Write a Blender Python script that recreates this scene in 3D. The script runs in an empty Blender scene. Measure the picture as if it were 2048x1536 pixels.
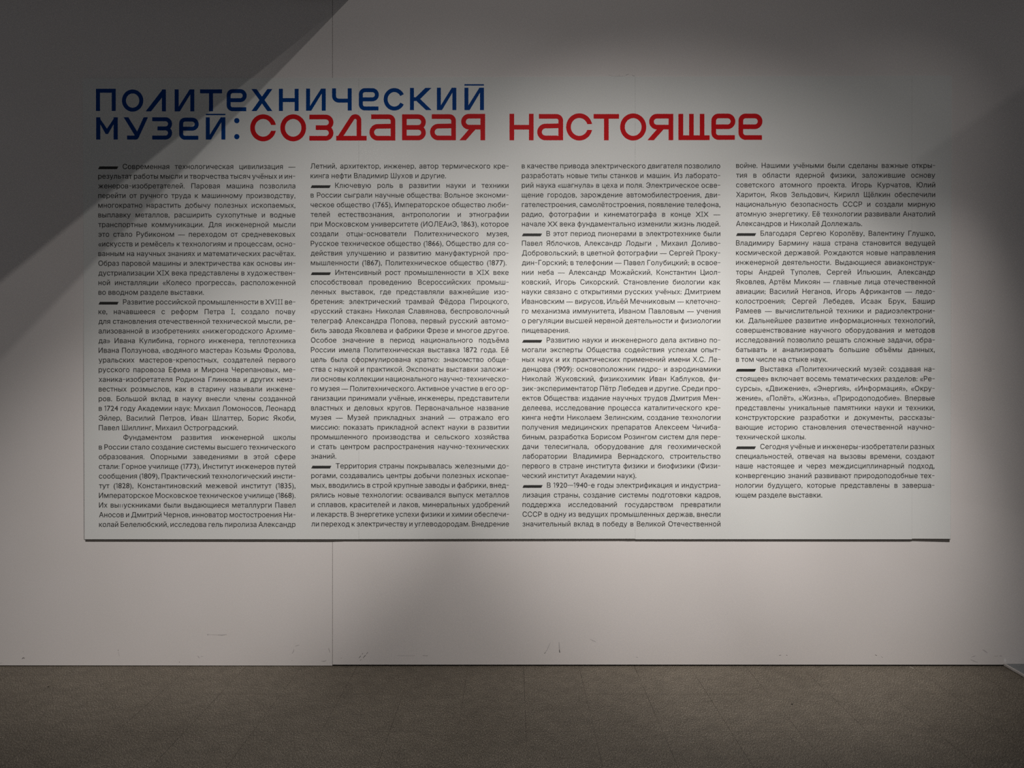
import bpy, bmesh, math, random
from mathutils import Vector
from mathutils.geometry import delaunay_2d_cdt

scene = bpy.context.scene
C = scene.collection

# ---------------------------------------------------------------- frame of the place
# wall_back's face is the plane y = 0 (x to the right, z up); the viewer stands at y = -DIST
PPM = 370.0                       # picture pixels per metre on the wall
FPX = 1538.0                      # focal length in pixels of a 2048 px wide frame
EYE = 1.5257
DIST = FPX / PPM
def WX(px): return (px - 1024.0) / PPM
def WZ(py): return EYE + (768.0 - py) / PPM

# ---------------------------------------------------------------- camera
cam = bpy.data.cameras.new('camera')
cam.sensor_width = 36.0
cam.lens = FPX / 2048.0 * 36.0
cam.clip_start = 0.05
cam_o = bpy.data.objects.new('camera', cam)
cam_o.location = (0.0, -DIST, EYE)
cam_o.rotation_euler = (math.pi / 2, 0, 0)
C.objects.link(cam_o)
scene.camera = cam_o

# ---------------------------------------------------------------- world, lamps, exposure
scene.view_settings.view_transform = 'Standard'
scene.view_settings.look = 'None'
scene.view_settings.exposure = 0.0
scene.view_settings.gamma = 1.0
scene.view_settings.use_curve_mapping = False
scene.cycles.use_denoising = False      # keep the small print crisp

world = bpy.data.worlds.new('dim_hall')
scene.world = world
world.use_nodes = True
bg = world.node_tree.nodes['Background']
bg.inputs['Color'].default_value = (0.95, 0.96, 1.0, 1)
bg.inputs['Strength'].default_value = 0.1691

def spot(x, d, z, tx, tz, ang, power, col=(1.0, 0.968, 0.936), blend=1.0, radius=0.008):
    l = bpy.data.lights.new('track_spot', 'SPOT')
    l.energy = power; l.color = col
    l.spot_size = math.radians(ang); l.spot_blend = blend
    l.shadow_soft_size = radius
    o = bpy.data.objects.new('track_spot', l)
    o.location = (x, -d, z)
    o.rotation_euler = (Vector((tx, 0, tz)) - Vector((x, -d, z))).to_track_quat('-Z', 'Y').to_euler()
    C.objects.link(o)
    return o

K = 4 * math.pi ** 2 / 0.655
for (x, d, z, tx, tz, ang, c) in (
        (-0.255, 3.5, 4.25, -0.276, 0.356, 74.278, 3.1921),
        (-0.255, 3.5, 4.25, -0.093, 3.511, 73.505, 0.6215),
        (-0.255, 3.5, 4.25, 0.955, 1.581, 48.827, 4.2148),
        (3.063, 3.452, 4.25, -1.614, 0.865, 21.585, 14.3037),
        (-0.086, 3.395, 4.25, -7.398, 0.683, 103.343, 1.3742),
        (3.4, 1.2, 4.25, 1.05, 1.672, 49.903, 0.4217),
        (0.887, 3.5, 4.25, 1.904, 0.792, 19.246, 3.5537),
        (-0.255, 3.5, 4.25, 0.573, 1.386, 27.837, 5.7214),
        (1.377, 1.81, 4.25, 1.456, 1.101, 42.519, 2.7152),
        (-0.255, 2.193, 4.25, -1.075, 1.313, 53.936, 1.4651),
        (3.238, 1.2, 4.25, 1.543, 0.49, 33.255, 1.9435)):
    spot(x, d, z, tx, tz, ang, c * K)
FLAGGED = spot(0.9, 2.9, 4.3, 2.3, 2.0, 62, 0.19 * K, radius=0.0012)   # weak lamp added to cast the shadow of an unseen flag, built further down

# ---------------------------------------------------------------- helpers
def link(name, me, parent=None):
    o = bpy.data.objects.new(name, me)
    C.objects.link(o)
    if parent is not None:
        o.parent = parent
    return o

def mesh_obj(name, verts, faces, mat, parent=None, smooth=False):
    me = bpy.data.meshes.new(name)
    me.from_pydata(verts, [], faces)
    me.update()
    if mat: me.materials.append(mat)
    return link(name, me, parent)

class MB:
    def __init__(self): self.v = []; self.f = []
    def box(self, x0, x1, y0, y1, z0, z1):
        b = len(self.v)
        self.v += [(x0,y0,z0),(x1,y0,z0),(x1,y1,z0),(x0,y1,z0),(x0,y0,z1),(x1,y0,z1),(x1,y1,z1),(x0,y1,z1)]
        self.f += [tuple(b+i for i in q) for q in ((0,3,2,1),(4,5,6,7),(0,1,5,4),(1,2,6,5),(2,3,7,6),(3,0,4,7))]
        return self
    def slab(self, poly, yf, yb):
        """outline poly [(x, z)] seen from the viewer, front face at y = yf, back at yb"""
        a = sum(poly[i][0]*poly[(i+1)%len(poly)][1]-poly[(i+1)%len(poly)][0]*poly[i][1] for i in range(len(poly)))
        if a < 0: poly = poly[::-1]
        b = len(self.v); n = len(poly)
        self.v += [(x, yf, z) for x, z in poly] + [(x, yb, z) for x, z in poly]
        self.f.append(tuple(b+i for i in range(n)))
        self.f.append(tuple(b+n+i for i in reversed(range(n))))
        for i in range(n):
            j = (i+1) % n
            self.f.append((b+i, b+n+i, b+n+j, b+j))
        return self
    def build(self, name, mat, parent=None, bevel=0):
        o = mesh_obj(name, self.v, self.f, mat, parent)
        if bevel:
            m = o.modifiers.new('edge', 'BEVEL'); m.width = bevel; m.segments = 2; m.limit_method = 'ANGLE'
        return o

def struct(o):
    o['kind'] = 'structure'
    return o

# ---------------------------------------------------------------- materials
def mat(name, col, rough=0.6, spec=0.3):
    m = bpy.data.materials.new(name); m.use_nodes = True
    b = m.node_tree.nodes['Principled BSDF']
    b.inputs['Base Color'].default_value = (*col, 1)
    b.inputs['Roughness'].default_value = rough
    b.inputs['Specular IOR Level'].default_value = spec
    return m

def noisy(name, c1, c2, scale, rough=0.6, spec=0.3, bump=0.0, bscale=200, detail=4, lo=0.35, hi=0.65):
    m = mat(name, c1, rough, spec)
    nt = m.node_tree; N = nt.nodes; L = nt.links
    b = N['Principled BSDF']
    tc = N.new('ShaderNodeTexCoord')
    n = N.new('ShaderNodeTexNoise'); n.inputs['Scale'].default_value = scale; n.inputs['Detail'].default_value = detail
    r = N.new('ShaderNodeValToRGB')
    r.color_ramp.elements[0].position = lo; r.color_ramp.elements[0].color = (*c1, 1)
    r.color_ramp.elements[1].position = hi; r.color_ramp.elements[1].color = (*c2, 1)
    L.new(tc.outputs['Object'], n.inputs['Vector']); L.new(n.outputs['Fac'], r.inputs['Fac'])
    L.new(r.outputs['Color'], b.inputs['Base Color'])
    if bump:
        n2 = N.new('ShaderNodeTexNoise'); n2.inputs['Scale'].default_value = bscale; n2.inputs['Detail'].default_value = 3
        bp = N.new('ShaderNodeBump'); bp.inputs['Strength'].default_value = bump; bp.inputs['Distance'].default_value = 0.001
        L.new(tc.outputs['Object'], n2.inputs['Vector'])
        L.new(n2.outputs['Fac'], bp.inputs['Height']); L.new(bp.outputs['Normal'], b.inputs['Normal'])
    return m

M_wall = noisy('painted_wall', (0.738, 0.688, 0.658), (0.753, 0.702, 0.676), 3.0, 0.75, 0.15, 0.15, 260)
M_panel = noisy('printed_panel', (0.715, 0.710, 0.682), (0.728, 0.722, 0.697), 4.0, 0.7, 0.15, 0.10, 320)
M_text = mat('black_print', (0.034, 0.033, 0.031), 0.6, 0.15)
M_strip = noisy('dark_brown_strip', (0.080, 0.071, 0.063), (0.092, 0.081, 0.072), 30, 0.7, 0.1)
M_blue = mat('blue_vinyl', (0.0, 0.045, 0.225), 0.5, 0.04)
M_red = mat('red_vinyl', (0.56, 0.010, 0.014), 0.5, 0.05)
M_dark = mat('dark_recess', (0.012, 0.010, 0.009), 0.9, 0.05)
M_joint = mat('joint_filler', (0.16, 0.15, 0.14), 0.9, 0.05)
M_scuff = mat('scuff_grey', (0.52, 0.485, 0.47), 0.8, 0.1)
M_scuffd = mat('scuff_dark', (0.24, 0.22, 0.21), 0.8, 0.1)
M_dent = mat('bare_plaster', (0.85, 0.83, 0.81), 0.9, 0.1)
M_trim = noisy('trim_white', (0.42, 0.39, 0.37), (0.50, 0.47, 0.45), 40, 0.5, 0.3)
M_carpet = noisy('grey_carpet', (0.13, 0.135, 0.14), (0.33, 0.34, 0.345), 420, 0.95, 0.05, 0.6, 500, lo=.3, hi=.7)
M_beam = mat('dark_beam', (0.03, 0.03, 0.032), 0.9, 0.05)

def floor_material():
    m = mat('speckled_stone_floor', (0.1, 0.09, 0.08), 0.55, 0.25)
    nt = m.node_tree; N = nt.nodes; L = nt.links
    b = N['Principled BSDF']
    tc = N.new('ShaderNodeTexCoord')
    def noise(scale, detail=2, along=1.0):
        n = N.new('ShaderNodeTexNoise'); n.inputs['Scale'].default_value = scale; n.inputs['Detail'].default_value = detail
        if along == 1.0: L.new(tc.outputs['Object'], n.inputs['Vector'])
        else:                                          # grain drawn out towards the wall
            m2 = N.new('ShaderNodeMapping'); m2.inputs['Scale'].default_value = (1, along, 1)
            L.new(tc.outputs['Object'], m2.inputs['Vector']); L.new(m2.outputs['Vector'], n.inputs['Vector'])
        return n
    def ramp(src, stops):
        r = N.new('ShaderNodeValToRGB'); e = r.color_ramp.elements
        while len(e) < len(stops): e.new(0.5)
        for i, (p, c) in enumerate(stops): e[i].position = p; e[i].color = (*c, 1)
        L.new(src, r.inputs['Fac']); return r
    def mul(a, bb, mode='MULTIPLY', f=1.0):
        x = N.new('ShaderNodeMix'); x.data_type = 'RGBA'; x.blend_type = mode
        x.inputs[0].default_value = f
        L.new(a, x.inputs[6]); L.new(bb, x.inputs[7]); return x
    fine = ramp(noise(320, 2, 0.36).outputs['Fac'], ((0.28, (0.036, 0.029, 0.020)), (0.44, (0.112, 0.094, 0.071)), (0.56, (0.162, 0.137, 0.106)), (0.72, (0.40, 0.35, 0.285))))
    mid = ramp(noise(14, 4).outputs['Fac'], ((0.3, (0.86, 0.86, 0.86)), (0.7, (1.10, 1.10, 1.10))))
    big = ramp(noise(1.6, 4).outputs['Fac'], ((0.3, (0.88, 0.87, 0.86)), (0.7, (1.12, 1.12, 1.13))))
    a = mul(fine.outputs['Color'], mid.outputs['Color'])
    a = mul(a.outputs[2], big.outputs['Color'])
    # thin joints of the stone tiles
    mp = N.new('ShaderNodeMapping'); mp.inputs['Location'].default_value = (0.2378, 0.372, 0)
    L.new(tc.outputs['Object'], mp.inputs['Vector'])
    br = N.new('ShaderNodeTexBrick')
    br.offset = 0.0; br.squash = 1.0
    br.inputs['Scale'].default_value = 1.0
    br.inputs['Brick Width'].default_value = 0.2997; br.inputs['Row Height'].default_value = 0.409
    br.inputs['Mortar Size'].default_value = 0.0012; br.inputs['Mortar Smooth'].default_value = 0.0
    br.inputs['Color1'].default_value = (1, 1, 1, 1); br.inputs['Color2'].default_value = (1, 1, 1, 1)
    br.inputs['Mortar'].default_value = (0.38, 0.36, 0.34, 1)
    L.new(mp.outputs['Vector'], br.inputs['Vector'])
    wear = ramp(noise(2.6, 3).outputs['Fac'], ((0.36, (0.1, 0.1, 0.1)), (0.58, (1, 1, 1))))   # joints worn away in places
    jm = N.new('ShaderNodeMix'); jm.data_type = 'RGBA'
    L.new(wear.outputs['Color'], jm.inputs[0])
    jm.inputs[6].default_value = (1, 1, 1, 1); L.new(br.outputs['Color'], jm.inputs[7])
    a = mul(a.outputs[2], jm.outputs[2])
    L.new(a.outputs[2], b.inputs['Base Color'])
    bp = N.new('ShaderNodeBump'); bp.inputs['Strength'].default_value = 0.35; bp.inputs['Distance'].default_value = 0.001
    L.new(noise(230, 3).outputs['Fac'], bp.inputs['Height']); L.new(bp.outputs['Normal'], b.inputs['Normal'])
    return m
M_floor = floor_material()

# ---------------------------------------------------------------- room shell
fl = MB().box(-6, 6, -7, 0.3, -0.08, 0.0).build('floor', M_floor); struct(fl)

wall = bpy.data.objects.new('wall_back', None); C.objects.link(wall); struct(wall)
core = MB().box(-5, 5, 0.022, 0.2, -0.02, 4.4).build('wall_core', M_joint, wall)
SEAM = WX(665)
lb = MB().slab([(-5, WZ(1330.2)), (SEAM-0.0012, WZ(1331.2)), (SEAM-0.0012, 4.4), (-5, 4.4)], 0.0, 0.02).build('wall_board', M_wall, wall)
rb = MB().slab([(SEAM+0.0012, WZ(1329.3)), (WX(1330), WZ(1329.2)), (WX(2007), WZ(1329.4)), (WX(2007), 0.0127), (5, 0.0127), (5, 4.4), (SEAM+0.0012, 4.4)], 0.0, 0.02).build('wall_board', M_wall, wall)
bb = MB().box(-5, 5, 0.008, 0.022, 0.0, 0.03).build('baseboard_back', M_dark); struct(bb)

# off-frame ceiling and the beam that shades the upper left of the wall
ce = MB().box(-6, 6, -7, 0.2, 4.4, 4.5).build('ceiling', M_beam); struct(ce)
PX, PZ = WX(700), WZ(-3)
bm_ = MB().box(PX-0.35, PX, -3.3, -0.002, PZ, 4.398).build('trim_1', M_beam); struct(bm_)

# unseen flag by the added weak spot, shaped to shade the wall's right end
LAMP = FLAGGED.location
q = [LAMP + (Vector((WX(px), 0, WZ(py))) - LAMP)*t for px, py, t in ((1834,324,.055),(1836,980,.055),(2300,1075,.050),(2300,6,.050))]
nb = (q[1]-q[0]).cross(q[3]-q[0]).normalized()*0.0008
flag = mesh_obj('shadow_flag', [tuple(p-nb) for p in q]+[tuple(p+nb) for p in q],
    [(0,1,2,3),(7,6,5,4),(0,4,5,1),(1,5,6,2),(2,6,7,3),(3,7,4,0)], M_beam); struct(flag)

# low platform that begins at the right end of the wall
pl = bpy.data.objects.new('platform', None); C.objects.link(pl)
pl.location = (WX(2007), 0, 0)
pl['label'] = 'low grey carpeted platform with pale edge trim in the lower right corner'
pl['category'] = 'platform'; pl['kind'] = 'thing'
MB().box(0.012, 2.2, -3.2, -0.001, 0.0, 0.0125).build('carpet_top', M_carpet, pl)
MB().box(0.0, 0.012, -3.2, -0.001, 0.003, 0.0145).build('edge_trim', M_trim, pl, 0.001)

# ---------------------------------------------------------------- litter on the floor
def on_floor(px, py):
    d = FPX*EYE/(py-768.0)
    return Vector(((px-1024.0)/FPX*d, d-DIST, 0))
def litter(name, bmx, at, material, label, cat):
    me = bpy.data.meshes.new(name); bmx.to_mesh(me); bmx.free(); me.materials.append(material)
    o = link(name, me); o.location = at; o['label'] = label; o['category'] = cat; o['kind'] = 'thing'
    return o
M_thread = mat('white_thread', (0.62, 0.58, 0.52), 0.8, 0.1)
M_crumb = mat('dark_crumb', (0.02, 0.016, 0.013), 0.8, 0.1)
p0, p1 = on_floor(1819, 1333.6), on_floor(1828, 1337.6)
tb = bmesh.new(); rings = []
ax = (p1-p0); sd = Vector((-ax.y, ax.x, 0)).normalized()
for i in range(9):
    t = i/8; c = ax*t + sd*(0.0015*math.sin(t*3.1)); r = 0.0011*(1-.5*abs(2*t-1))
    rings.append([tb.verts.new(c + sd*(r*math.cos(a)) + Vector((0, 0, r + r*math.sin(a)))) for a in [k*math.pi/3 for k in range(6)]])
for a, b in zip(rings, rings[1:]):
    for k in range(6): tb.faces.new((a[k], a[(k+1) % 6], b[(k+1) % 6], b[k]))
tb.faces.new(rings[0][::-1]); tb.faces.new(rings[-1])
litter('thread', tb, p0, M_thread, 'short white thread lying on the floor against the wall, right of centre', 'thread')
for px, py, r, lab in ((96.6, 1374, .0032, 'dark crumb on the stone floor near the left edge of the photo'),
                       (1584, 1409, .0034, 'dark crumb on the stone floor in the right half, in front of the wall')):
    cb = bmesh.new(); bmesh.ops.create_icosphere(cb, subdivisions=2, radius=r)
    random.seed(int(px))
    for v in cb.verts: v.co *= random.uniform(.75, 1.15); v.co.z = v.co.z*.6
    zmin = min(v.co.z for v in cb.verts)
    for v in cb.verts: v.co.z -= zmin
    litter('crumb', cb, on_floor(px, py), M_crumb, lab, 'crumb')

# ---------------------------------------------------------------- scuffs on the wall
random.seed(4)
def scuff(pts, w, m=M_scuff):
    """a short tapered mark along picture points, w = widest in pixels"""
    P = [Vector((WX(x), WZ(y))) for x, y in pts]
    n = len(P); L_, R_ = [], []
    for i, p in enumerate(P):
        t = (P[min(i+1, n-1)] - P[max(i-1, 0)]).normalized(); nn = Vector((-t.y, t.x))
        k = math.sin(math.pi * (i + 0.35) / (n - 0.3)) * w / PPM / 2
        L_.append(p + nn*k); R_.append(p - nn*k)
    v = [(p.x, -0.0004, p.y) for p in L_] + [(p.x, -0.0004, p.y) for p in R_]
    f = [(i, n+i, n+i+1, i+1) for i in range(n-1)]
    mesh_obj('scuff_mark', v, f, m, wall)
for pts, w, m in (
    ([(414,1269.5),(416,1269),(418,1269.3)], 2.2, M_scuff), ([(418,1269.2),(428,1269.4),(437,1270)], 0.8, M_scuff),
    ([(436,1269.8),(444,1270.2),(454,1269)], 2.2, M_scuff),
    ([(395,1312),(397,1313.5),(399,1316)], 1.6, M_scuff), ([(402,1312.5),(406,1313)], 1.0, M_scuff),
    ([(590,1292),(595,1291),(599,1290)], 1.2, M_scuff), ([(588,1298),(587,1303),(584,1307)], 1.6, M_scuff),
    ([(657,1296),(659,1301),(660,1305)], 1.6, M_scuff), ([(643,1322),(648,1322.5),(653,1321)], 1.8, M_scuff), ([(583,1321),(585,1321)], 1.2, M_scuff),
    ([(718,1316),(720,1313.5),(722,1311.5)], 1.3, M_scuffd), ([(724,1309),(726,1306)], 1.0, M_scuffd), ([(726,1316),(729,1312.5),(732,1309.5)], 1.3, M_scuffd),
    ([(733,1308),(736,1304)], 1.2, M_scuffd), ([(720,1321),(723,1319)], 1.0, M_scuffd),
    ([(681,1316),(684,1316)], 1.2, M_scuff), ([(845,1311),(856,1311.5)], 0.8, M_scuffd), ([(795,1311),(830,1311.5)], 0.6, M_scuff),
    ([(44,1318),(46.5,1315.5),(50,1316.5)], 2.2, M_scuffd), ([(46,1303),(47,1303.3)], 1.0, M_scuffd), ([(236,1300),(237,1301)], 1.8, M_scuffd),
    ([(237,1303),(238,1309),(239,1312)], 0.6, M_scuff), ([(0,1326.5),(4,1325.5)], 1.0, M_scuff), ([(358,1324),(360,1324)], 1.2, M_scuffd),
    ([(1089,1306),(1094,1300),(1098,1291),(1101,1284.5)], 1.2, M_scuff), ([(1088,1306.5),(1092,1305.3)], 1.0, M_scuffd),
    ([(1118,1284),(1118.5,1293),(1119.5,1305)], 2.2, M_scuff), ([(1118.3,1299),(1119,1303),(1119.8,1305.5)], 1.6, M_scuffd),
    ([(1180,1278),(1186,1281),(1192,1284)], 1.2, M_scuff),
    ([(1272,1314),(1276,1314.5)], 1.2, M_scuff), ([(1558,1310.5),(1562,1310)], 1.2, M_scuffd), ([(1572,1310),(1575,1310.5)], 1.2, M_scuffd), ([(1750,1309.5),(1754,1311)], 1.6, M_scuffd),
    ([(1762,1313),(1766,1315)], 1.2, M_scuff),
    ([(1965,1299),(1970,1302),(1975,1306)], 1.8, M_scuff), ([(1943,1314),(1948,1312.5),(1951,1311)], 1.4, M_scuff),
    ([(1941,1319),(1948,1322),(1956,1325)], 1.6, M_scuff), ([(1999,1312),(2001,1311.5),(2004,1312)], 1.8, M_scuff), ([(1988,1312.5),(1996,1312)], 1.0, M_scuff),
    ([(1217,150),(1220,150.5),(1222,151.5)], 1.0, M_scuff), ([(1223,152.2),(1240,152.3),(1250,152.2)], 0.6, M_scuff), ([(1251,151.3),(1254,149.2),(1258,148.2)], 1.2, M_scuff),
    ([(1264,150),(1267,151.8),(1270,152)], 1.2, M_scuff), ([(1237,150.3),(1239,150)], 0.9, M_scuff)):
    scuff(pts, w, m)
scuff([(2009.5,1317),(2010,1321),(2010.5,1324)], 5.0, M_dent)

# ---------------------------------------------------------------- the text panel
YF = -0.005                        # front face of the panel boards
panel = bpy.data.objects.new('text_panel', None); C.objects.link(panel)
panel.location = (WX(1034), 0, WZ(1078))
panel['label'] = 'large white museum text panel with blue and red Cyrillic heading and four text columns'
panel['category'] = 'sign'; panel['kind'] = 'thing'
OX, OZ = panel.location.x, panel.location.z
def LP(px, py): return (WX(px) - OX, WZ(py) - OZ)

G = 0.10                           # half a seam, in pixels
for quad in (((166.5,157.2),(718-G,156.2),(718-G,1078.2),(170.2,1078.2)),
             ((718+G,156.0),(1270-G,153.4),(1270-G,1077.2),(718+G,1078.0)),
             ((1270+G,154.2),(1823-G,152.2),(1823-G,1078.2),(1270+G,1078.0)),
             ((1823+G,152.0),(1902.5,151.6),(1900.2,1077.4),(1823+G,1077.0))):
    MB().slab([LP(*p) for p in quad], YF, -0.0002).build('panel_board', M_panel, panel)
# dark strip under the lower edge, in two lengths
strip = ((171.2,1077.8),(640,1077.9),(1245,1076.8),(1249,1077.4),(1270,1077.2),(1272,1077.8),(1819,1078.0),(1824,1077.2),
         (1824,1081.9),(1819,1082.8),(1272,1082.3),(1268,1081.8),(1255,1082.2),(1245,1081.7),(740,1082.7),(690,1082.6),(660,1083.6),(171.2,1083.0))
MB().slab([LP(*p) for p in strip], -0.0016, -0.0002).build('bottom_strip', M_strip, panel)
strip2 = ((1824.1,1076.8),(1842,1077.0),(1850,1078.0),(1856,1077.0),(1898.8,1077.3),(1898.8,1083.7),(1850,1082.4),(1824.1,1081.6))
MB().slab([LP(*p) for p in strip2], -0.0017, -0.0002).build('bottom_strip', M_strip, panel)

# ---------------------------------------------------------------- heading letters: strokes merged into one outline each
def arc(cx, cy, r, a0, a1, n=14, ry=None):
    ry = r if ry is None else ry
    return [(cx + r*math.cos(math.radians(a0+(a1-a0)*i/n)), cy + ry*math.sin(math.radians(a0+(a1-a0)*i/n))) for i in range(n+1)]

def stroke(pts, w, closed=False):
    """outline pieces (quads with mitred joints) of a pen of width w along pts"""
    P = [Vector(p) for p in pts]; n = len(P); Lf, Rt = [], []
    for i in range(n):
        if closed: a, b = P[i-1], P[(i+1) % n]
        else: a, b = P[max(i-1, 0)], P[min(i+1, n-1)]
        d0 = (P[i]-a).normalized() if (P[i]-a).length > 1e-6 else None
        d1 = (b-P[i]).normalized() if (b-P[i]).length > 1e-6 else None
        if d0 is None: d0 = d1
        if d1 is None: d1 = d0
        t = (d0+d1).normalized(); nn = Vector((-t.y, t.x))
        k = w/2/max(0.3, nn.dot(Vector((-d1.y, d1.x))))
        Lf.append(P[i]+nn*k); Rt.append(P[i]-nn*k)
    m = n if closed else n-1
    return [[tuple(Lf[i]), tuple(Lf[(i+1) % n]), tuple(Rt[(i+1) % n]), tuple(Rt[i])] for i in range(m)]

def rect(x0, y0, x1, y1): return [(x0,y0),(x1,y0),(x1,y1),(x0,y1)]

def letter(name, pieces, material, yb=YF-0.0001, th=0.0004):
    """pieces: overlapping polygons in picture pixels -> one thin vinyl letter on the panel"""
    vs, fs = [], []
    for p in pieces:
        a = sum(p[i][0]*p[(i+1)%len(p)][1]-p[(i+1)%len(p)][0]*p[i][1] for i in range(len(p)))
        if a < 0: p = p[::-1]
        b = len(vs); vs += [Vector(q) for q in p]; fs.append([b+i for i in range(len(p))])
    ov, oe, of, _, _, offs = delaunay_2d_cdt(vs, [], fs, 1, 1e-5)
    keep = [f for f, src in zip(of, offs) if src]
    bmx = bmesh.new()
    fv = [bmx.verts.new((LP(*v)[0], yb-th, LP(*v)[1])) for v in ov]
    for f in keep:
        try: bmx.faces.new([fv[i] for i in f])
        except ValueError: pass
    for v in [v for v in bmx.verts if not v.link_faces]: bmx.verts.remove(v)
    for f in bmx.faces:
        f.normal_update()
        if f.normal.y > 0: f.normal_flip()
    edge = [e for e in bmx.edges if len(e.link_faces) == 1]
    r = bmesh.ops.extrude_edge_only(bmx, edges=edge)
    for g in r['geom']:
        if isinstance(g, bmesh.types.BMVert): g.co.y = yb
    me = bpy.data.meshes.new(name); bmx.to_mesh(me); bmx.free()
    me.materials.append(material)
    return link(name, me, panel)

def shape(ch, x0, y0, x1, y1, s):
    """letter drawn in the box x0..x1, y0..y1 (y down) with pen width s"""
    h = s/2; w = x1-x0; H = y1-y0; ym = (y0+y1)/2
    if ch == 'п': return [rect(x0,y0,x0+s,y1), rect(x1-s,y0,x1,y1), rect(x0,y0,x1,y0+s)]
    if ch == 'о': return stroke(arc((x0+x1)/2, ym, w/2-h, 0, 360, 48, H/2-h)[:-1], s, True)
    if ch == 'л': return [[(x0,y1),(x0+.262*w,y1),(x1-s,y0+.37*H),(x1-s,y0),(x1-.16*w,y0)], rect(x1-s,y0,x1,y1)]
    if ch in 'ий': return [rect(x0,y0,x0+s,y1), rect(x1-s,y0,x1,y1),
                           [(x0+.05*w,y1),(x0+.262*w,y1),(x1-.05*w,y0),(x1-.235*w,y0)]] + ([rect(x0,y0-.158*H,x1,y0-.095*H)] if ch == 'й' else [])
    if ch == 'т': return [rect(x0,y0,x1,y0+s), rect((x0+x1)/2-h,y0,(x0+x1)/2+h,y1)]
    if ch == 'е':
        yb = y0+.59*H-h; rt = (yb-y0-h)/2; cy = y0+h+rt; rc = .20*w
        return (stroke([(x1-.02*w,y1-h)] + arc(x0+h+rc, y1-h-rc, rc, 90, 180, 8) + arc(x0+h+rc, y0+h+rc, rc, 180, 270, 8) +
                       arc(x1-h-rt, cy, rt, -90, 90, 18) + [(x0+h, yb)], s))
    if ch == 'х': return [[(x0,y0),(x0+.24*w,y0),(x1,y1),(x1-.24*w,y1)], [(x1,y0),(x1-.24*w,y0),(x0,y1),(x0+.24*w,y1)]]
    if ch == 'н': return [rect(x0,y0,x0+s,y1), rect(x1-s,y0,x1,y1), rect(x0,y0+.42*H,x1,y0+.42*H+s)]
    if ch == 'ч':
        yb = y0+.643*H-h; r = .24*w
        return stroke([(x0+h,y0)] + arc(x0+h+r, yb-r, r, 180, 90, 10) + [(x1-h,yb)], s) + [rect(x1-s,y0,x1,y1)]
    if ch == 'с':
        cx = x0+(w+.06*w)/2
        return stroke(arc(cx, ym, (w*1.03)/2-h, 27, 333, 44, H/2-h), s)
    if ch == 'С':                                        # the red one, cut level
        rx, ry = w/2-h, H/2-h
        g = stroke(arc((x0+x1)/2, ym, rx, 12, 348, 60, ry), s)
        yc0, yc1 = y0+.395*H, y0+.61*H
        out = []
        for q in g:
            top = (q[0][1]+q[2][1])/2 < ym
            cxm = (q[0][0]+q[2][0])/2
            if cxm > (x0+x1)/2:
                q = [(p[0], min(p[1], yc0) if top else max(p[1], yc1)) for p in q]
                ar = abs(sum(q[i][0]*q[(i+1)%4][1]-q[(i+1)%4][0]*q[i][1] for i in range(4)))
                if ar < .05: continue
            out.append(q)
        return out
    if ch == 'к': return [rect(x0,y0,x0+s,y1), rect(x0,y0+.42*H,x0+.32*w,y0+.59*H),
                          [(x0+.27*w,y0+.42*H),(x0+.71*w,y0),(x1-.01*w,y0),(x0+.47*w,ym),(x0+.30*w,y0+.59*H)],
                          [(x0+.30*w,y0+.59*H),(x0+.47*w,ym),(x1,y1),(x0+.74*w,y1)]]
    if ch == 'м': return [rect(x0,y0,x0+.19*w,y1), rect(x1-.19*w,y0,x1,y1),
                          [(x0+.01*w,y0),(x0+.135*w,y0),(x0+.5*w,y0+.515*H),(x0+.55*w,y0+.75*H),(x0+.44*w,y0+.75*H)],
                          [(x1-.01*w,y0),(x1-.14*w,y0),(x0+.5*w,y0+.515*H),(x0+.44*w,y0+.75*H),(x0+.55*w,y0+.75*H)]]
    if ch == 'у': return [[(x0,y0),(x0+.19*w,y0),(x0+.60*w,y0+.72*H),(x0+.50*w,y0+.89*H)],
                          [(x1,y0),(x1-.175*w,y0),(x0+.545*w,y0+.66*H),(x0+.44*w,y0+.82*H),(x0+.45*w,y1),(x0+.50*w,y1),(x0+.56*w,y0+.985*H),(x0+.61*w,y0+.93*H),(x0+.65*w,y0+.83*H)],
                          rect(x0+.14*w,y1-s,x0+.47*w,y1)]
    if ch == 'з':
        ymid = ym; r = (ymid-y0-h)/2; cx = x1-h-r
        return (stroke([(x0,y0+h)] + arc(cx, y0+h+r, r, -90, 90, 18) + [(x0+.265*w, ymid)], s) +
                stroke([(x0+.265*w, ymid)] + arc(cx, ymid+r, r, -90, 90, 18) + [(x0, y1-h)], s))
    if ch == 'д':
        r = .121*w; cx, cy = x1-.176*w-h-r+.0*w, y0+h+r
        d = Vector((165,-255)).normalized(); nx, ny = d.y, -d.x     # left-up normal of the slanted side
        a0 = math.degrees(math.atan2(ny, nx))
        st = (cx+r*nx, cy+r*ny); t = (y1-h*.6-st[1])/(-d.y)
        return (stroke([(st[0]-d.x*t, st[1]-d.y*t)] + arc(cx, cy, r, a0 if a0 > 0 else a0+360, 360, 14) + [(cx+r, y1-h)], s) +
                [rect(x0,y1-s,x1,y1)])
    if ch == 'а':
        rb = (y1-h - (y0+.458*H))/2; r1 = .15*w
        yb0 = y0+.458*H
        return (stroke([(x0+.065*w,y0+h)] + arc(x1-h-r1*1.1, y0+h+r1*1.1, r1*1.1, -90, 0, 10) + [(x1-h,y1)], s) +
                stroke([(x1-h, yb0-.01*H)] + arc(x0+h+rb, yb0+rb, rb, 270, 90, 20) + arc(x1-h-r1*.9, y1-h-r1*.5, r1*.5, 90, 0, 6), s))
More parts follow.
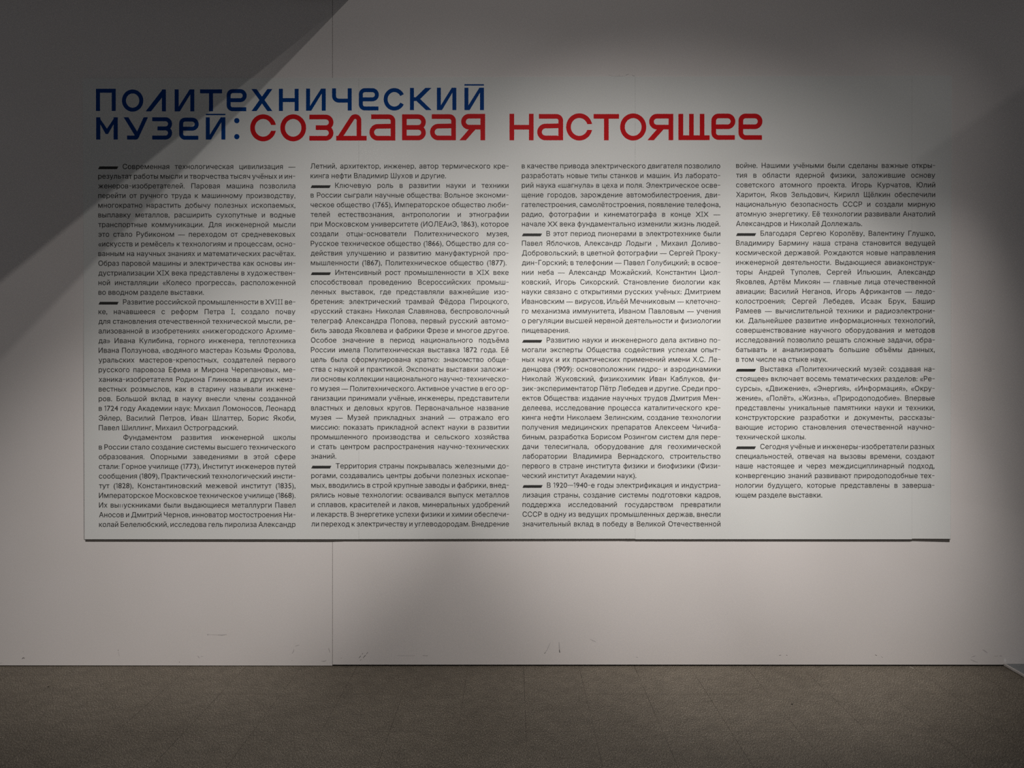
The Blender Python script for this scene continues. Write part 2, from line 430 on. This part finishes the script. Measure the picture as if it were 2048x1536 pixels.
    if ch == 'в':
        ymid = y0+.505*H; r = (ymid-y0-h)/2; cx = x1-h-r
        r2 = (y1-h-ymid)/2
        return [rect(x0,y0,x0+s,y1)] + stroke([(x0,y0+h)] + arc(cx,y0+h+r,r,-90,90,18) + [(x0,ymid)], s) + stroke([(x0,ymid)] + arc(x1-h-r2,ymid+r2,r2,-90,90,18) + [(x0,y1-h)], s)
    if ch == 'я':
        ymid = y0+.503*H; r = (ymid-y0-h)/2
        return [rect(x1-s,y0,x1,y1)] + stroke([(x1,y0+h)] + arc(x0+.068*w+h+r,y0+h+r,r,270,90,18) + [(x1,ymid)], s) + [[(x0,y1),(x0+.25*w,y1),(x0+.66*w,y0+.55*H),(x0+.40*w,y0+.55*H)]]
    if ch == 'щ': return [rect(x0,y0,x0+.155*w,y1), rect(x0+.343*w,y0,x0+.49*w,y1), rect(x0+.685*w,y0,x0+.832*w,y1), rect(x0,y1-.182*H,x1,y1)]

Q = 5.689
def zb(off, x0, y0, x1, y1): return (off+x0/Q, 140+y0/Q, off+x1/Q, 140+y1/Q)
BS, RS = 45/Q, 53/Q
blue = [('п',160,188,218,412,470),('о',160,483,226,725,478),('л',160,752,226,982,475),('и',160,1082,225,1305,475),('т',160,1370,225,1620,474),('е',160,1673,222,1900,473),
        ('х',480,135,221,372,471),('н',480,446,218,670,470),('и',480,755,216,978,467),('ч',480,1050,213,1273,465),('е',480,1355,211,1582,464),('с',480,1633,210,1868,465),
        ('к',720,570,208,816,460),('и',720,876,206,1097,460),('й',720,1189,206,1411,460),
        ('м',160,190,542,435,795),('у',160,503,542,778,795),('з',160,827,542,1052,795),('е',160,1133,546,1355,797),('й',160,1436,542,1658,795)]
red = [('С',480,120,508,415,815),('о',480,462,508,755,815),('з',480,792,512,1066,807),('д',480,1097,507,1443,806),('а',480,1475,509,1769,806),
       ('в',720,480,508,750,803),('а',720,798,507,1092,803),('я',720,1132,503,1424,803),
       ('н',1000,108,502,382,803),('а',1000,423,505,717,803),('С',1000,752,497,1050,806),('т',1000,1064,505,1353,803),('о',1000,1365,498,1662,806),('я',1000,1675,503,1969,802),
       ('щ',1250,605,503,960,801),('е',1250,980,500,1252,798),('е',1250,1288,500,1560,798)]
for ch, off, *b in blue:
    letter('blue_letter', shape(ch, *zb(off, *b), BS), M_blue)
for Y in (580, 762):
    letter('blue_dot', [arc(160+1788/Q, 140+Y/Q, 30/Q, 0, 360, 24)[:-1]], M_blue)
for ch, off, *b in red:
    letter('red_letter', shape(ch, *zb(off, *b), RS), M_red)

# ---------------------------------------------------------------- body text
TXT = (
"""*Современная технологическая цивилизация —
результат работы мысли и творчества тысяч учёных и ин-
женеров-изобретателей. Паровая машина позволила
перейти от ручного труда к машинному производству,
многократно нарастить добычу полезных ископаемых,
выплавку металлов, расширить сухопутные и водные
транспортные коммуникации. Для инженерной мысли
это стало Рубиконом — переходом от средневековых
«искусств и ремёсел» к технологиям и процессам, осно-
ванным на научных знаниях и математических расчётах.
Образ паровой машины и электричества как основы ин-
дустриализации XIX века представлены в художествен-
ной инсталляции «Колесо прогресса», расположенной
во вводном разделе выставки.|
*Развитие российской промышленности в XVIII ве-
ке, начавшееся с реформ Петра I, создало почву
для становления отечественной технической мысли, ре-
ализованной в изобретениях «нижегородского Архиме-
да» Ивана Кулибина, горного инженера, теплотехника
Ивана Ползунова, «водяного мастера» Козьмы Фролова,
уральских мастеров-крепостных, создателей первого
русского паровоза Ефима и Мирона Черепановых, ме-
ханика-изобретателя Родиона Глинкова и других неиз-
вестных розмыслов, как в старину называли инжене-
ров. Большой вклад в науку внесли члены созданной
в 1724 году Академии наук: Михаил Ломоносов, Леонард
Эйлер, Василий Петров, Иван Шлаттер, Борис Якоби,
Павел Шиллинг, Михаил Остроградский.|
#Фундаментом развития инженерной школы
в России стало создание системы высшего технического
образования. Опорными заведениями в этой сфере
стали: Горное училище (1773), Институт инженеров путей
сообщения (1809), Практический технологический инсти-
тут (1828), Константиновский межевой институт (1835),
Императорское Московское техническое училище (1868).
Их вы~ускниками были выдающиеся металлурги Павел
Аносов и Дмитрий Чернов, инноватор мостостроения Ни-
колай Белелюбский, исследова_гель пиролиза Александр""",
"""Летний, архитектор, инженер, автор термического кре-
кинга нефти Владимир Шухов и другие.|
*Ключевую роль в развитии науки и техники
в России сыграли научные общества: Вольное экономи-
ческое общество (1765), Императорское общество люби-
телей естествознания, антропологии и этнографии
при Московском университете (ИОЛЕАиЭ, 1863), которое
создали отцы-основатели Политехнического музея,
Русское техническое общество (1866), Общество для со-
действия улучшению и развитию мануфактурной про-
мышленности (1867), Политехническое общество (1877).|
*Интенсивный рост промышленности в XIX веке
способствовал проведению Всероссийских промыш-
ленных выставок, где представляли важнейшие изо-
бретения: электрический трамвай Фёдора Пироцкого,
«русский стакан» Николая Славянова, беспроволочный
телеграф Александра Попова, первый русский автомо-
биль завода Яковлева и фабрики Фрезе и многое другое.
Особое значение в период национального подъёма
России имела Политехническая выставка 1872 года. Её
цель была сформулирована кратко: знакомство обще-
ства с наукой и практикой. Экспонаты выставки заложи-
ли основы коллекции национального научно-техническо-
го музея — Политехнического. Активное участие в его ор-
ганизации принимали учёные, инженеры, представители
властных и деловых кругов. Первоначальное название
музея — Музей прикладных знаний — отражало его
миссию: показать прикладной аспект науки в развитии
промышленного производства и сельского хозяйства
и стать центром распространения научно-технических
знаний.|
*Территория страны покрывалась железными до-
рогами, создавались центры добычи полезных ископае-
мых, вводились в строй крупные заводы и фабрики, внед-
рялись новые технологии: осваивался выпуск металлов
и сплавов, красителей и лаков, минеральных удобрений
и лекарств. В энергетике успехи физики и химии обеспечи-
ли переход к электричеству и углеводородам. Внедрение""",
"""в качестве привода электрического двигателя позволило
разработать новые типы станков и машин. Из лаборато-
рий наука «шагнула» в цеха и поля. Электрическое осве-
щение городов, зарождение автомобилестроения, дви-
гателестроения, самолётостроения, появление телефона,
радио, фотографии и кинематографа в конце XIX —
начале XX века фундаментально изменили жизнь людей.
*В этот период пионерами в электротехнике были
Павел Яблочков, Александр Лодыги___, Михаил Доливо-
Добровольский; в цветной фотографии — Сергей Проку-
дин-Горский; в телефонии — Павел Голубицкий; в освое-
нии неба — Александр Можайский, Константин Циол-
ковский, Игорь Сикорский. Становление биологии как
науки связано с открытиями русских учёных: Дмитрием
Ивановским — вирусов, Ильёй Мечниковым — клеточно-
го механизма иммунитета, Иваном Павловым — учения
о регуляции высшей нервной деятельности и физиологии
пищеварения.|
*Развитию науки и инженерного дела активно по-
могали эксперты Общества содействия успехам опыт-
ных наук и их практических применений имени Х.С. Ле-
денцова (1909): основоположник гидро- и аэродинамики
Николай Жуковский, физикохимик Иван Каблуков, фи-
зик-экспериментатор Пётр Лебедев и другие. Среди про-
ектов Общества: издание научных трудов Дмитрия Мен-
делеева, исследование процесса каталитического кре-
кинга нефти Николаем Зелинским, создание технологии
получения медицинских препаратов Алексеем Чичиба-
биным, разработка Борисом Розингом систем для пере-
дачи телесигнала, оборудование для геохимической
лаборатории Владимира Вернадского, строительство
первого в стране института физики и биофизики (Физи-
ческий институт Академии наук).|
*В 1920–1940-е годы электрификация и индустриа-
лизация страны, создание системы подготовки кадров,
поддержка исследований государством превратили
СССР в одну из ведущих промышленных держав, внесли
значительный вклад в победу в Великой Отечественной""",
"""войне. Нашими учёными были сделаны важные откры-
тия в области ядерной физики, заложившие основу
советского атомного проекта. Игорь Курчатов, Юлий
Харитон, Яков Зельдович, Кирилл Щёлкин обеспечили
национальную безопасность СССР и создали мирную
атомную энергетику. Её технологии развивали Анатолий
Александров и Николай Доллежаль.|
*Благодаря Сергею Королёву, Валентину Глушко,
Владимиру Бармину наша страна становится ведущей
космической державой. Рождаются новые направления
инженерной деятельности. Выдающиеся авиаконструк-
торы Андрей Туполев, Сергей Ильюшин, Александр
Яковлев, Артём Микоян — главные лица отечественной
авиации; Василий Неганов, Игорь Африкантов — ледо-
колостроения; Сергей Лебедев, Исаак Брук, Башир
Рамеев — вычислительной техники и радиоэлектрони-
ки. Дальнейшее развитие информационных технологий,
совершенствование научного оборудования и методов
исследований позволило решать сложные задачи, обра-
батывать и анализировать большие объёмы данных,
в том числе на стыке наук.|
*Выставка «Политехнический музей: создавая на-
стоящее» включает восемь тематических разделов: «Ре-
сурсы», «Движение», «Энергия», «Информация», «Окру-
жение», «Полёт», «Жизнь», «Природоподобие». Впервые
представлены уникальные памятники науки и техники,
конструкторские разработки и документы, рассказы-
вающие историю становления отечественной научно-
технической школы.|
*Сегодня учёные и инженеры-изобретатели разных
специальностей, отвечая на вызовы времени, создают
наше настоящее и через междисциплинарный подход,
конвергенцию знаний развивают природоподобные тех-
нологии будущего, которые представлены в заверша-
ющем разделе выставки.|""")

# glyph outlines come from Blender's own built-in typeface
fc = bpy.data.curves.new('type_sample', 'FONT'); fc.resolution_u = 4; fc.fill_mode = 'NONE'
fo = bpy.data.objects.new('type_sample', fc); C.objects.link(fo)
dg = bpy.context.evaluated_depsgraph_get()
def sample(s):
    fc.body = s; dg.update()
    ob = fo.evaluated_get(dg); me = ob.to_mesh()
    v = [(p.co.x, p.co.y) for p in me.vertices]; ed = [tuple(e.vertices) for e in me.edges]
    ob.to_mesh_clear()
    return v, ed
def fill(v, ed):
    """fill the outlines by the non-zero winding rule (some letters are built of overlapping contours)"""
    def wind(x, y):
        n = 0
        for a, b in ed:
            (x0, y0), (x1, y1) = v[a], v[b]
            if (y0 <= y) != (y1 <= y):
                t = (y-y0)/(y1-y0)
                if x0+t*(x1-x0) > x: n += 1 if y1 > y0 else -1
        return n
    ov, _, of, _, _, _ = delaunay_2d_cdt([Vector(p) for p in v], ed, [], 0, 1e-6)
    keep = []
    for f in of:
        cx = sum(ov[i].x for i in f)/len(f); cy = sum(ov[i].y for i in f)/len(f)
        if wind(cx, cy): keep.append(tuple(f))
    return [tuple(p) for p in ov], keep
def bold(v, ed, e=0.0085):
    """move every outline outwards by e ems"""
    nxt = dict(ed); prv = {b: a for a, b in ed}
    area = sum(v[a][0]*v[b][1]-v[b][0]*v[a][1] for a, b in ed)
    sg = 1 if area < 0 else -1
    out = []
    for i, p in enumerate(v):
        if i not in nxt or i not in prv: out.append(p); continue
        p0 = Vector(v[prv[i]]); p1 = Vector(v[nxt[i]]); p = Vector(p)
        d0 = p-p0; d1 = p1-p
        if d0.length < 1e-6 or d1.length < 1e-6: out.append(tuple(p)); continue
        d0.normalize(); d1.normalize()
        n0 = Vector((-d0.y, d0.x)); n1 = Vector((-d1.y, d1.x)); m = n0+n1
        if m.length < 1e-3: out.append(tuple(p)); continue
        m.normalize()
        out.append(tuple(p + m*(sg*e/max(.5, m.dot(n1)))))
    return out, ed
XMAX_N = max(x for x, y in sample('н')[0]); XMIN_N = min(x for x, y in sample('н')[0])
glyphs = {}
def bar(x0, y0, x1, y1): return [(x0,y0),(x1,y0),(x1,y1),(x0,y1)]
def glyph(ch):
    if ch in glyphs: return glyphs[ch]
    if ch == '~':                                      # a letter whose top has peeled off
        _, _, adv = glyph('п')
        g = (bar(.085,0,.168,.50)+bar(adv-.175,0,adv-.092,.50), [(0,1,2,3),(4,5,6,7)], adv)
    elif ch == '_': g = ([], [], .20)                 # a letter that is missing
    elif ch == 'I':                                    # capital I with slab serifs
        g = (bar(.155,0,.243,.727)+bar(.045,0,.155,.075)+bar(.243,0,.353,.075)+bar(.045,.652,.155,.727)+bar(.243,.652,.353,.727),
             [tuple(range(i*4, i*4+4)) for i in range(5)], .398)
    elif ch == '1': g = (bar(.175,0,.262,.727)+[(.175,.727),(.175,.618),(.035,.535),(.035,.632)], [(0,1,2,3),(4,5,6,7)], .345)
    elif ch == '-': g = (bar(.055,.312,.405,.386), [(0,1,2,3)], .46)
    elif ch == '–': g = (bar(.02,.300,.84,.372), [(0,1,2,3)], .86)
    else:
        v, f = fill(*bold(*sample(ch)))
        v2, _ = sample(ch + 'н')
        adv = max(x for x, y in v2) - XMAX_N
        if ch in '023456789': v = [(x*1.08+.004, y*(.727/max(q[1] for q in v))) for x, y in v]; adv = adv*1.08+.008
        if ch == '—': v = [(x*.95+.02, y) for x, y in v]; adv = adv*.95+.04
        if ch in 'цщдЦЩД': v = [(x, y*.86 if y < 0 else y) for x, y in v]
        if ch in 'руф': v = [(x, y*.80 if y < 0 else y) for x, y in v]
        g = (v, f, adv)
    glyphs[ch] = g
    return g

SIZE, TRACK = 14.05, 0.006         # letter size in pixels, extra letter space in ems
def word_width(w): return sum(glyph(c)[2] + TRACK for c in w) - TRACK

# x-left, x-right, baseline at the first and at the last line of each column (picture pixels)
COLS = (((197.3,591.2,338.6),(199.2,591.6,1053.4),38), ((621.6,1017.0,337.6),(623.2,1018.0,1052.4),38),
        ((1043.4,1440.0,337.2),(1045.0,1440.4,1052.4),38), ((1471.6,1869.4,336.4),(1470.8,1867.8,994.6),35))
YT = YF - 0.0004
def put(verts, faces, gv, gf, x, y, size):
    b = len(verts)
    for gx, gy in gv:
        X, Z = LP(x + gx*size, y - gy*size)
        verts.append((X, YT, Z))
    faces += [tuple(b+i for i in f) for f in gf]

for col, (a, b, n) in zip(TXT, COLS):
    lines = col.split('\n')
    para = None
    def flush(par):
        if par is None: return
        o = mesh_obj('paragraph_lettering', par[0], par[1], M_text, panel)
        o['kind'] = 'stuff'                            # hundreds of small printed letters
        if par[2]:
            x, y = par[2]
            q = [LP(x, y+.3), LP(x+37.6, y+.3), LP(x+40.4, y-5.2), LP(x+2.8, y-5.2)]
            mesh_obj('paragraph_dash', [(u, YT, v) for u, v in q], [(0,1,2,3)], M_text, o)
    for i, ln in enumerate(lines):
        t = i/(n-1)
        xl, xr, yb = (a[k]+(b[k]-a[k])*t for k in range(3))
        last = ln.endswith('|'); ln = ln.rstrip('|')
        start = ln[0] in '*#'
        if start or para is None:
            flush(para)
            para = ([], [], (xl, yb) if ln[0] == '*' else None)
        x = xl
        if start: ln = ln[1:]; x += 49.0
        words = ln.split(' ')
        size = SIZE
        # optical margin: the first glyph's side bearing is outside the column
        x -= min(p[0] for p in glyph(words[0][0])[0]) * size
        ws = [word_width(w)*size for w in words]
        endb = glyph(words[-1][-1]); over = (endb[2] - max(p[0] for p in endb[0]))*size
        if last: gap = .262*size
        else:
            gap = (xr + over - x - sum(ws)) / max(1, len(words)-1)
        if words[0] == 'мышленности': gap = (xr - 4 + over - x - sum(ws)) / (len(words)-1)
        if gap < .20*size:                             # tight line: squeeze the letters a little, as the printer did
            k = (xr + over - x - .20*size*(len(words)-1)) / sum(ws)
            ws = [w*k for w in ws]; gap = .20*size
        else: k = 1.0
        for w, ww in zip(words, ws):
            xx = x
            for c in w:
                gv, gf, adv = glyph(c)
                put(para[0], para[1], [(p[0]*k, p[1]) for p in gv], gf, xx, yb, size)
                xx += (adv+TRACK)*size*k
            x += ww + gap
    flush(para)
bpy.data.objects.remove(fo); bpy.data.curves.remove(fc)
